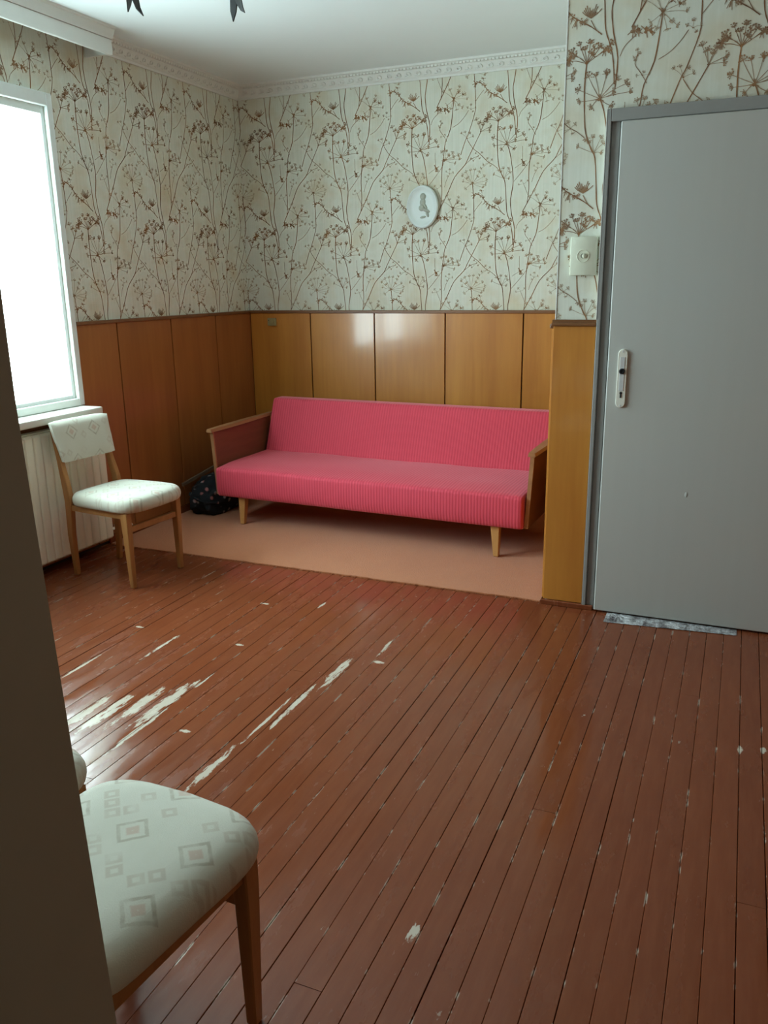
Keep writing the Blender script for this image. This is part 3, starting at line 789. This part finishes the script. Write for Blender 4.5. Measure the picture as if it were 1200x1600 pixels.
# ---------------------------------------------------------------- sofa
sofa = tag(empty('sofa', (1.385, -0.81, 0.0105), math.radians(-2.3)), 'long red ribbed sofa bed with plywood arms and tapered legs', 'sofa')
def cushion(x0, x1, y0, y1, z0, z1, rad, nx=40, ny=12, nz=5, fn=None):
    """box cushion with rounded edges, evenly meshed"""
    bm = bmesh.new(); add_box(bm, 0, 1, 0, 1, 0, 1)
    bmesh.ops.subdivide_edges(bm, edges=[e for e in bm.edges if abs(e.verts[0].co.x-e.verts[1].co.x) > .5], cuts=nx, use_grid_fill=True)
    bmesh.ops.subdivide_edges(bm, edges=[e for e in bm.edges if abs(e.verts[0].co.y-e.verts[1].co.y) > .5], cuts=ny, use_grid_fill=True)
    bmesh.ops.subdivide_edges(bm, edges=[e for e in bm.edges if abs(e.verts[0].co.z-e.verts[1].co.z) > .5], cuts=nz, use_grid_fill=True)
    def ease(t):   # gather the rows towards the edges
        return t + 0.9*t*(1-t)*(t-0.5)*1.6
    for v in bm.verts:
        p_ = Vector((x0+(x1-x0)*ease(v.co.x), y0+(y1-y0)*ease(v.co.y), z0+(z1-z0)*ease(v.co.z)))
        c = Vector((min(max(p_.x, x0+rad), x1-rad), min(max(p_.y, y0+rad), y1-rad), min(max(p_.z, z0+rad), z1-rad)))
        d = p_-c
        if d.length > 1e-6:
            m = max(abs(d.x), abs(d.y), abs(d.z)); p_ = c + d.normalized()*m if d.length > rad else p_
        if fn: p_ = fn(p_)
        v.co = p_
    return bm
def seat_fn(p_):
    if p_.z > 0.27:
        u = p_.x/0.975; w = max(0, 1-u*u)
        p_.z += 0.010*w*math.sin(max(0, min(1, (p_.y+0.36)/0.56))*PI) + 0.004*mnoise.noise(p_*4)
        p_.z -= 0.012*max(0, (-0.20-p_.y)/0.16)
    p_.y += 0.004*mnoise.noise(p_*3)*(1 if p_.y < 0 else 0)
    if p_.z < 0.23: p_.y += 0.012*(0.23-p_.z)/0.05*(1 if p_.y < -0.2 else 0)
    return p_
obj('seat_cushion', cushion(-0.975, 0.975, -0.36, 0.235, 0.172, 0.366, 0.015, fn=seat_fn), MAT['red_rib'], sofa, smooth=60)
def back_fn(p_):
    p_.y += -0.006*(1-(p_.x/0.95)**2)*math.sin(max(0, min(1, (p_.z-0.30)/0.42))*PI)
    p_.y += (p_.z-0.36)*0.38
    return p_
obj('backrest', cushion(-0.974, 0.974, 0.205, 0.315, 0.300, 0.698, 0.015, ny=6, nz=9, fn=back_fn), MAT['red_rib'], sofa, smooth=60)
obj('base_frame', box_bm(-0.94, 0.94, -0.29, 0.30, 0.173, 0.19, bevel=0.003, seg=1), MAT['arm_veneer'], sofa)
for s in (-1, 1):
    xo = 0.004 if s > 0 else 0
    bm = bmesh.new()
    P2 = [(-0.318, 0.178), (-0.318, 0.568), (0.33, 0.578), (0.33, 0.178)]
    for xx, tilt in ((0.982, 0.012), (0.998, 0.012)):
        pass
    lo = [bm.verts.new((s*(0.980+0.022*(z-0.178)/0.39), y, z)) for y, z in P2]; hi = [bm.verts.new((s*(0.994+0.022*(z-0.178)/0.39), y, z)) for y, z in P2]
    for k in range(4): bm.faces.new((lo[k], lo[(k+1) % 4], hi[(k+1) % 4], hi[k]))
    bm.faces.new(lo); bm.faces.new(hi)
    arm = obj('arm_panel', bm, MAT['arm_veneer'], sofa)
    bm = bmesh.new()
    st = [(-0.324, 0.178, 0.979), (-0.324, 0.568, 1.001)]
    vs = [[bm.verts.new((s*(x0-0.003), y, z)), bm.verts.new((s*(x0+0.018), y, z)), bm.verts.new((s*(x0+0.018), y+0.012, z)), bm.verts.new((s*(x0-0.003), y+0.012, z))] for y, z, x0 in st]
    for k in range(4): bm.faces.new((vs[0][k], vs[0][(k+1) % 4], vs[1][(k+1) % 4], vs[1][k]))
    bm.faces.new(vs[0]); bm.faces.new(vs[1])
    obj('edge_strip', bm, MAT['arm_rail'], arm)
    bm = bmesh.new()      # arm rest, rounded and a little broader in the middle
    rings = []
    for t in range(9):
        y = -0.345+0.70*t/8; w = 0.020+0.010*math.sin(PI*min(1, t/7)); cx = s*1.010; z = 0.569+0.010*t/8
        rings.append([bm.verts.new((cx+a*w, y, z+b)) for a, b in ((-1, 0.002), (-0.8, 0.020), (0.8, 0.020), (1, 0.002), (0.7, -0.001), (-0.7, -0.001))])
    for a_, b_ in zip(rings, rings[1:]):
        for k in range(6): bm.faces.new((a_[k], a_[(k+1) % 6], b_[(k+1) % 6], b_[k]))
    bm.faces.new(rings[0]); bm.faces.new(rings[-1])
    obj('arm_rest', bm, MAT['arm_rail'], sofa, smooth=35)
for sx in (-1, 1):
    for y0, dy in ((-0.300, -0.006), (0.235, 0.02)):
        bm = bmesh.new()
        bar(bm, [((sx*0.815+0.008*sx, y0+dy, 0.0), 0.0145, 0.0145), ((sx*0.815, y0, 0.172), 0.025, 0.022)]); bevel_all(bm, 0.003)
        obj('leg', bm, MAT['leg_wood'], sofa)

# ---------------------------------------------------------------- chairs
def make_chair():
    t = empty('dining_chair', (0, 0, 0))
    def outline(s, n=56, ex=5.6):
        pts = []
        for k in range(n):
            a = 2*PI*k/n; ca, sa = math.cos(a), math.sin(a)
            x = 0.222*math.copysign(abs(ca)**(2/ex), ca); yy = math.copysign(abs(sa)**(2/ex), sa)
            hw = 0.184+(x+0.222)/0.444*0.036
            y = yy*hw
            if x > 0: x += 0.026*(1-(y/hw)**2)*(x/0.222)
            pts.append((x*s, y*s))
        return pts
    bm = bmesh.new(); rings = []
    for s, z in ((0.90, 0.388), (0.965, 0.389), (0.99, 0.397), (1.004, 0.413), (0.998, 0.428), (0.972, 0.443), (0.925, 0.453), (0.81, 0.461), (0.58, 0.466), (0.28, 0.467)):
        rings.append([bm.verts.new((x, y, z - 0.010*(x < -0.0)*(-x/0.22)**2)) for x, y in outline(s)])
    for a, b in zip(rings, rings[1:]):
        n = len(a)
        for k in range(n): bm.faces.new((a[k], a[(k+1) % n], b[(k+1) % n], b[k]))
    bm.faces.new(rings[0]); bm.faces.new(rings[-1])
    obj('seat', bm, MAT['seat_cloth'], t, smooth=70)
    for s in (-1, 1):
        bm = bmesh.new(); bar(bm, [((0.178, s*0.172, 0.0), 0.0125, 0.0125), ((0.176, s*0.176, 0.30), 0.020, 0.017), ((0.174, s*0.176, 0.387), 0.022, 0.018)]); bevel_all(bm, 0.003)
        obj('leg', bm, MAT['chair_wood'], t)
        bm = bmesh.new()
        bar(bm, [((-0.238, s*0.148, 0.0), 0.013, 0.012), ((-0.232, s*0.160, 0.22), 0.018, 0.014), ((-0.214, s*0.166, 0.40), 0.022, 0.015), ((-0.222, s*0.166, 0.47), 0.021, 0.014),
                 ((-0.258, s*0.158, 0.62), 0.014, 0.013), ((-0.290, s*0.156, 0.755), 0.008, 0.012)]); bevel_all(bm, 0.003)
        obj('back_post', bm, MAT['chair_wood'], t)
        bm = bmesh.new()      # side rail under the seat
        vs = [[bm.verts.new((x, s*(y+dy), z)) for dy, z in ((-0.010, 0.356), (0.010, 0.356), (0.010, 0.386), (-0.010, 0.386))] for x, y in ((-0.196, 0.164), (0.155, 0.176))]
        for k in range(4): bm.faces.new((vs[0][k], vs[0][(k+1) % 4], vs[1][(k+1) % 4], vs[1][k]))
        bm.faces.new(vs[0]); bm.faces.new(vs[1])
        obj('side_rail', bm, MAT['chair_wood'], t)
    obj('front_stretcher', box_bm(0.164, 0.188, -0.160, 0.160, 0.285, 0.315, bevel=0.003, seg=1), MAT['chair_wood'], t)
    obj('back_rail', box_bm(-0.222, -0.204, -0.152, 0.152, 0.352, 0.395, bevel=0.003, seg=1), MAT['chair_wood'], t)
    # padded back, slightly curved and wider at the top
    bm = bmesh.new(); NY, NZ = 16, 7; f_, b_ = [], []
    for j in range(NZ+1):
        z = 0.598+0.205*j/NZ; tz = j/NZ
        rf, rb = [], []
        for i in range(NY+1):
            u = 2*i/NY-1; hw = 0.170+0.016*tz
            eu = max(0, 1-abs(u)**6); ez = max(0, 1-abs(2*tz-1)**6); pad = 0.009+0.013*(eu*ez)**0.5
            zc = z - 0.008*(1-tz)*abs(u)**4*0 - (0.006*abs(u)**8 if tz > .5 else -0.006*abs(u)**8)
            x = -0.238-(z-0.60)*0.24+0.014*u*u
            rf.append(bm.verts.new((x+pad, u*hw, zc))); rb.append(bm.verts.new((x-0.006-pad*0.35, u*hw*0.995, zc)))
        f_.append(rf); b_.append(rb)
    for j in range(NZ):
        for i in range(NY):
            bm.faces.new((f_[j][i], f_[j][i+1], f_[j+1][i+1], f_[j+1][i])); bm.faces.new((b_[j][i], b_[j+1][i], b_[j+1][i+1], b_[j][i+1]))
    for i in range(NY):
        bm.faces.new((f_[0][i], b_[0][i], b_[0][i+1], f_[0][i+1])); bm.faces.new((f_[NZ][i], f_[NZ][i+1], b_[NZ][i+1], b_[NZ][i]))
    for j in range(NZ):
        bm.faces.new((f_[j][0], f_[j+1][0], b_[j+1][0], b_[j][0])); bm.faces.new((f_[j][NY], b_[j][NY], b_[j+1][NY], f_[j+1][NY]))
    obj('backrest', bm, MAT['back_cloth'], t, smooth=70)
    return t
def copy_tree(o):
    c = o.copy(); COL.objects.link(c)
    for ch in [k for k in COL.objects if k.parent == o]:
        d = ch.copy(); COL.objects.link(d); d.parent = c
    return c
ch = make_chair()
ch2 = copy_tree(ch); ch3 = copy_tree(ch)
GRP = 'matching upholstered dining chairs'
ch.location = (0.476, -2.048, 0.0008); ch.rotation_euler.z = math.radians(-5)
tag(ch, 'wooden chair with cream patterned seat and padded back, beside the radiator', 'chair', GRP)
ch2.location = (2.344, -4.344, 0.0008); ch2.rotation_euler.z = math.radians(86.5)
tag(ch2, 'nearest chair, cream patterned seat and one dark front leg, cut off by the doorpost', 'chair', GRP)
ch3.location = (1.873, -4.288, 0.0008); ch3.rotation_euler.z = math.radians(90)
tag(ch3, 'chair hidden behind the doorpost, only a pale rounded seat corner showing', 'chair', GRP)

# ---------------------------------------------------------------- radiator
rad = tag(empty('radiator', (0.08, -2.5, 0)), 'cream enamelled radiator with vertical flutes under the window sill', 'radiator')
pitch = 0.0555; y_first = -1.765
bm = bmesh.new()
prof = [(-0.0265, 0.0), (-0.0268, 0.034), (-0.022, 0.039), (-0.012, 0.041), (0.012, 0.041), (0.022, 0.039), (0.0268, 0.034), (0.0265, 0.0)]
z0, z1 = 0.072, 0.742
rg = []
for z, k in ((z0, 0.7), (z0+0.012, 1.0), (z1-0.012, 1.0), (z1, 0.7)):
    rg.append([bm.verts.new((x*k+0.008, y, z)) for y, x in prof])
for a, b in zip(rg, rg[1:]):
    for k in range(8): bm.faces.new((a[k], a[(k+1) % 8], b[(k+1) % 8], b[k]))
bm.faces.new(rg[0]); bm.faces.new(rg[-1])
bmesh.ops.recalc_face_normals(bm, faces=bm.faces[:])
me = bpy.data.meshes.new('flute'); bm.to_mesh(me); bm.free(); me.materials.append(MAT['radiator_enamel'])
NF = 38
for i in range(NF): place('flute', me, rad, (0, y_first-pitch*(i+0.5)+2.5, 0))
ylo, yhi = y_first-pitch*NF+2.5, y_first+2.5
obj('body', box_bm(-0.035, 0.012, ylo, yhi, 0.066, 0.748, bevel=0.004), MAT['radiator_enamel'], rad)
for yy in (ylo+0.2, yhi-0.2):
    obj('bracket', box_bm(-0.062, -0.036, yy-0.02, yy+0.02, 0.15, 0.65), MAT['radiator_enamel'], rad)
bm = bmesh.new(); sweep(bm, [(-0.015, yhi-0.002, 0.10), (-0.015, yhi+0.10, 0.10), (-0.052, yhi+0.13, 0.10), (-0.052, yhi+0.14, 0.05), (-0.052, yhi+0.14, 0.022)], 0.009, 8)
obj('pipe', bm, MAT['radiator_enamel'], rad, smooth=40)
bm = bmesh.new(); lathe(bm, [(0.012, 0), (0.020, 0.005), (0.021, 0.03), (0.016, 0.042), (0.008, 0.045)], 14, 'x', (-0.01, yhi+0.165, 0.095))
obj('valve_knob', bm, MAT['ivory_plastic'], rad, smooth=40)

# ---------------------------------------------------------------- oval plaque
pl = tag(empty('wall_plaque', (1.352, -0.001, 1.914)), 'white oval relief plaque with a small figure hanging on the wallpaper', 'plaque')
def oval(bm, prof, n=40):
    rings = []
    for s, d in prof:
        rings.append([bm.verts.new((0.108*s*math.cos(2*PI*k/n), -d, 0.131*s*math.sin(2*PI*k/n))) for k in range(n)])
    for a, b in zip(rings, rings[1:]):
        for k in range(n): bm.faces.new((a[k], a[(k+1) % n], b[(k+1) % n], b[k]))
    bm.faces.new(rings[0]); bm.faces.new(list(reversed(rings[-1])))
bm = bmesh.new(); oval(bm, [(0.97, 0.0), (1.0, 0.004), (1.0, 0.020)]); obj('rim', bm, MAT['medallion_edge'], pl, smooth=50)
bm = bmesh.new(); oval(bm, [(1.0, 0.0205), (0.985, 0.028), (0.94, 0.031), (0.90, 0.029), (0.87, 0.026), (0.85, 0.0262), (0.83, 0.0235), (0.6, 0.0225), (0.1, 0.022)]); obj('face', bm, MAT['medallion_plaster'], pl, smooth=50)
bm = bmesh.new()
def lump(cx, cz, rx, rz, h, rot=0.0):
    n = 12; rings = []
    for s, d in ((1.0, 0.021), (0.9, 0.021+h*0.5), (0.6, 0.021+h*0.88), (0.2, 0.021+h)):
        ring = []
        for k in range(n):
            a = 2*PI*k/n; u, v = rx*s*math.cos(a), rz*s*math.sin(a)
            ring.append(bm.verts.new((cx+u*math.cos(rot)-v*math.sin(rot), -d, cz+u*math.sin(rot)+v*math.cos(rot))))
        rings.append(ring)
    for a, b in zip(rings, rings[1:]):
        for k in range(n): bm.faces.new((a[k], a[(k+1) % n], b[(k+1) % n], b[k]))
    bm.faces.new(list(reversed(rings[-1])))
lump(0.004, 0.062, 0.021, 0.022, 0.012); lump(0.002, 0.028, 0.020, 0.026, 0.011, -0.2); lump(-0.004, -0.006, 0.022, 0.020, 0.012)
lump(0.018, 0.008, 0.008, 0.026, 0.010, 0.6); lump(0.022, -0.020, 0.034, 0.011, 0.012, -0.45); lump(0.034, -0.044, 0.009, 0.022, 0.010, 0.35); lump(0.004, -0.062, 0.022, 0.008, 0.008, 0.15)
obj('relief_figure', bm, MAT['relief_plaster'], pl, smooth=60)

# ---------------------------------------------------------------- light switch
sw = tag(empty('light_switch', (2.683, -D-0.001, 1.544)), 'cream surface light switch with a round knob beside the door', 'light switch')
bm = bmesh.new(); add_box(bm, -0.054, 0.054, -0.022, 0.0, -0.077, 0.077); bevel_all(bm, 0.005, 2)
obj('housing', bm, MAT['switch_plastic'], sw, smooth=40)
bm = bmesh.new(); lathe(bm, [(0.026, 0.0), (0.026, 0.0015), (0.0245, 0.0025), (0.0235, 0.0008), (0.01, 0.0005)], 28, 'y', (0, -0.0215, 0)); obj('dial_ring', bm, MAT['switch_plastic'], sw, smooth=40)
bm = bmesh.new(); lathe(bm, [(0.009, 0), (0.010, 0.002), (0.0092, 0.005), (0.005, 0.006)], 18, 'y', (0.004, -0.022, 0)); add_box(bm, 0.002, 0.006, -0.0300, -0.0275, -0.009, 0.009); obj('knob', bm, MAT['switch_plastic'], sw, smooth=40)

# small brass junction box on the wainscot
jb = tag(empty('junction_box', (0.203, -0.0165, 1.190)), 'small tarnished brass box high on the wooden wainscot', 'junction box')
obj('cover', box_bm(-0.034, 0.034, -0.016, 0.0, -0.027, 0.027, bevel=0.004), MAT['socket_brass'], jb)
bm = bmesh.new(); lathe(bm, [(0.013, 0), (0.013, 0.004), (0.009, 0.006)], 16, 'y', (0.006, -0.016, 0)); obj('cap', bm, MAT['socket_brass'], jb, smooth=40)
bm = bmesh.new(); lathe(bm, [(0.003, 0), (0.003, 0.0015)], 8, 'y', (-0.022, -0.016, 0.012)); obj('screw', bm, MAT['hole_black'], jb)

# ---------------------------------------------------------------- dark floral bundle between sofa and wall
bm = bmesh.new(); bmesh.ops.create_icosphere(bm, subdivisions=5, radius=1.0)
for v in bm.verts:
    n_ = v.co.normalized()
    f = 1 + 0.20*mnoise.noise(n_*2.1+Vector((3, 1, 0))) + 0.10*mnoise.noise(n_*5.0) + 0.05*abs(mnoise.noise(n_*11))
    q = n_*f
    sq = lambda t, e: math.copysign(abs(t)**e, t)
    v.co = Vector((sq(q.x, 0.8)*0.128, sq(q.y, 0.8)*0.24, max(-0.098, sq(q.z, 0.85)*0.135)))
bun = tag(empty('bundle', (0.185, -0.80, 0.1075)), 'dark floral cloth bundle on the carpet between sofa and panelled wall', 'bundle')
obj('cloth', bm, MAT['floral_dark'], bun, smooth=180)
bm = bmesh.new()
sweep(bm, [(-0.11, -0.16, 0.03), (-0.07, -0.22, 0.035), (0.0, -0.245, 0.015), (0.07, -0.235, -0.005), (0.12, -0.18, -0.01)], 0.008, 6)
obj('twisted_hem', bm, MAT['floral_dark'], bun, smooth=60)
highlight_bar = obj('wooden_lath', (lambda bm: (bar(bm, []) if False else None, bm)[-1])(box_bm(-0.007, 0.007, -0.30, 0.30, -0.011, 0.011, bevel=0.002, seg=1)), MAT['lath_wood'])
highlight_bar.location = (0.045, -0.70, 0.235); highlight_bar.rotation_euler = (math.radians(7), 0, 0)  # bar added in place of the highlight along the bundle's top edge
tag(highlight_bar, 'thin dark lath leaning along the panelled wall above the floral bundle', 'lath')

# ---------------------------------------------------------------- foil strip on the boards under the grey door
bm = bmesh.new(); NXF, NYF = 56, 6; gr = []
for i in range(NXF+1):
    x = 2.868+(3.408-2.868)*i/NXF; ylow = -1.838+0.052*i/NXF
    col = []
    for k in range(NYF+1):
        y = -1.722+(ylow+1.722)*k/NYF
        col.append(bm.verts.new((x, y, 0.0022+0.0012*mnoise.noise(Vector((x*60, y*60, 0)))+0.0007*mnoise.noise(Vector((x*160, y*140, 3))))))
    gr.append(col)
for i in range(NXF):
    for k in range(NYF): bm.faces.new((gr[i][k], gr[i+1][k], gr[i+1][k+1], gr[i][k+1]))
tag(obj('foil_strip', bm, MAT['silver_foil'], smooth=60), 'strip of shiny silver foil on the floor along the foot of the grey door', 'foil strip')

# ---------------------------------------------------------------- wrought iron ceiling lamp (only two forked tails dip into the picture)
lamp = tag(empty('ceiling_lamp', (1.617, -2.858, 2.40)), 'black wrought iron ceiling lamp, two forked leaf tails showing below the ceiling', 'ceiling lamp')
bm = bmesh.new(); lathe(bm, [(0.055, 0.333), (0.052, 0.31), (0.02, 0.295), (0.008, 0.285), (0.008, 0.16), (0.03, 0.15), (0.036, 0.12), (0.02, 0.085), (0.006, 0.07)], 18)
obj('stem', bm, MAT['black_iron'], lamp, smooth=50)
for tx, ty in ((1.418-1.617, -2.874+2.858), (1.701-1.617, -2.678+2.858), (0.115, -0.165)):
    az = math.atan2(ty, tx); R0 = math.hypot(tx, ty)
    er = Vector((math.cos(az), math.sin(az), 0)); et = Vector((-math.sin(az), math.cos(az), 0)); ez = Vector((0, 0, 1))
    bm = bmesh.new()
    sweep(bm, [er*0.02+ez*0.12, er*0.07+ez*0.10, er*0.12+ez*0.055, er*(R0-0.03)+ez*0.03, er*(R0+0.01)+ez*0.045], [0.007, 0.007, 0.007, 0.006, 0.006], 8)
    arm = obj('arm', bm, MAT['black_iron'], lamp, smooth=50)
    # forked leaf: flat blade whose lower end splits into two curved points
    bm = bmesh.new()
    shape = [(-0.006, 0.060), (-0.014, 0.020), (-0.019, -0.020), (-0.021, -0.055), (-0.026, -0.082), (-0.036, -0.104), (-0.014, -0.090), (0.001, -0.066), (0.008, -0.088), (0.022, -0.112), (0.027, -0.080), (0.024, -0.045), (0.019, -0.010), (0.014, 0.020), (0.006, 0.060)]
    def pt(u, h, d):
        u *= 1.35
        return er*(R0-0.012+0.10*max(0, -h)**1.0*0.6 + d - 3*u*u) + et*u + ez*h
    lo = [bm.verts.new(pt(u, h, -0.002)) for u, h in shape]; hi = [bm.verts.new(pt(u, h, 0.002)) for u, h in shape]
    m = len(shape)
    for k in range(m): bm.faces.new((lo[k], lo[(k+1) % m], hi[(k+1) % m], hi[k]))
    for side in (lo, hi):
        # fan in strips so that the fork stays open
        for a, b in ((0, 14), (1, 13), (2, 12), (3, 11)):
            pass
        bm.faces.new((side[0], side[1], side[13], side[14])); bm.faces.new((side[1], side[2], side[12], side[13])); bm.faces.new((side[2], side[3], side[7], side[11], side[12]))
        bm.faces.new((side[3], side[4], side[6], side[7])); bm.faces.new((side[4], side[5], side[6])); bm.faces.new((side[7], side[8], side[10], side[11])); bm.faces.new((side[8], side[9], side[10]))
    obj('forked_leaf', bm, MAT['black_iron'], arm)
    bm = bmesh.new(); lathe(bm, [(0.008, 0.045), (0.028, 0.055), (0.030, 0.060), (0.012, 0.064), (0.011, 0.068)], 14, 'z', tuple(er*R0)); obj('drip_cup', bm, MAT['black_iron'], arm, smooth=50)
    bm = bmesh.new(); lathe(bm, [(0.011, 0.068), (0.011, 0.125), (0.007, 0.128)], 12, 'z', tuple(er*R0)); obj('candle_sleeve', bm, MAT['candle_ivory'], arm, smooth=50)
    bm = bmesh.new(); lathe(bm, [(0.007, 0.128), (0.016, 0.150), (0.017, 0.165), (0.009, 0.195), (0.002, 0.208)], 12, 'z', tuple(er*R0)); obj('bulb', bm, MAT['ivory_plastic'], arm, smooth=50)
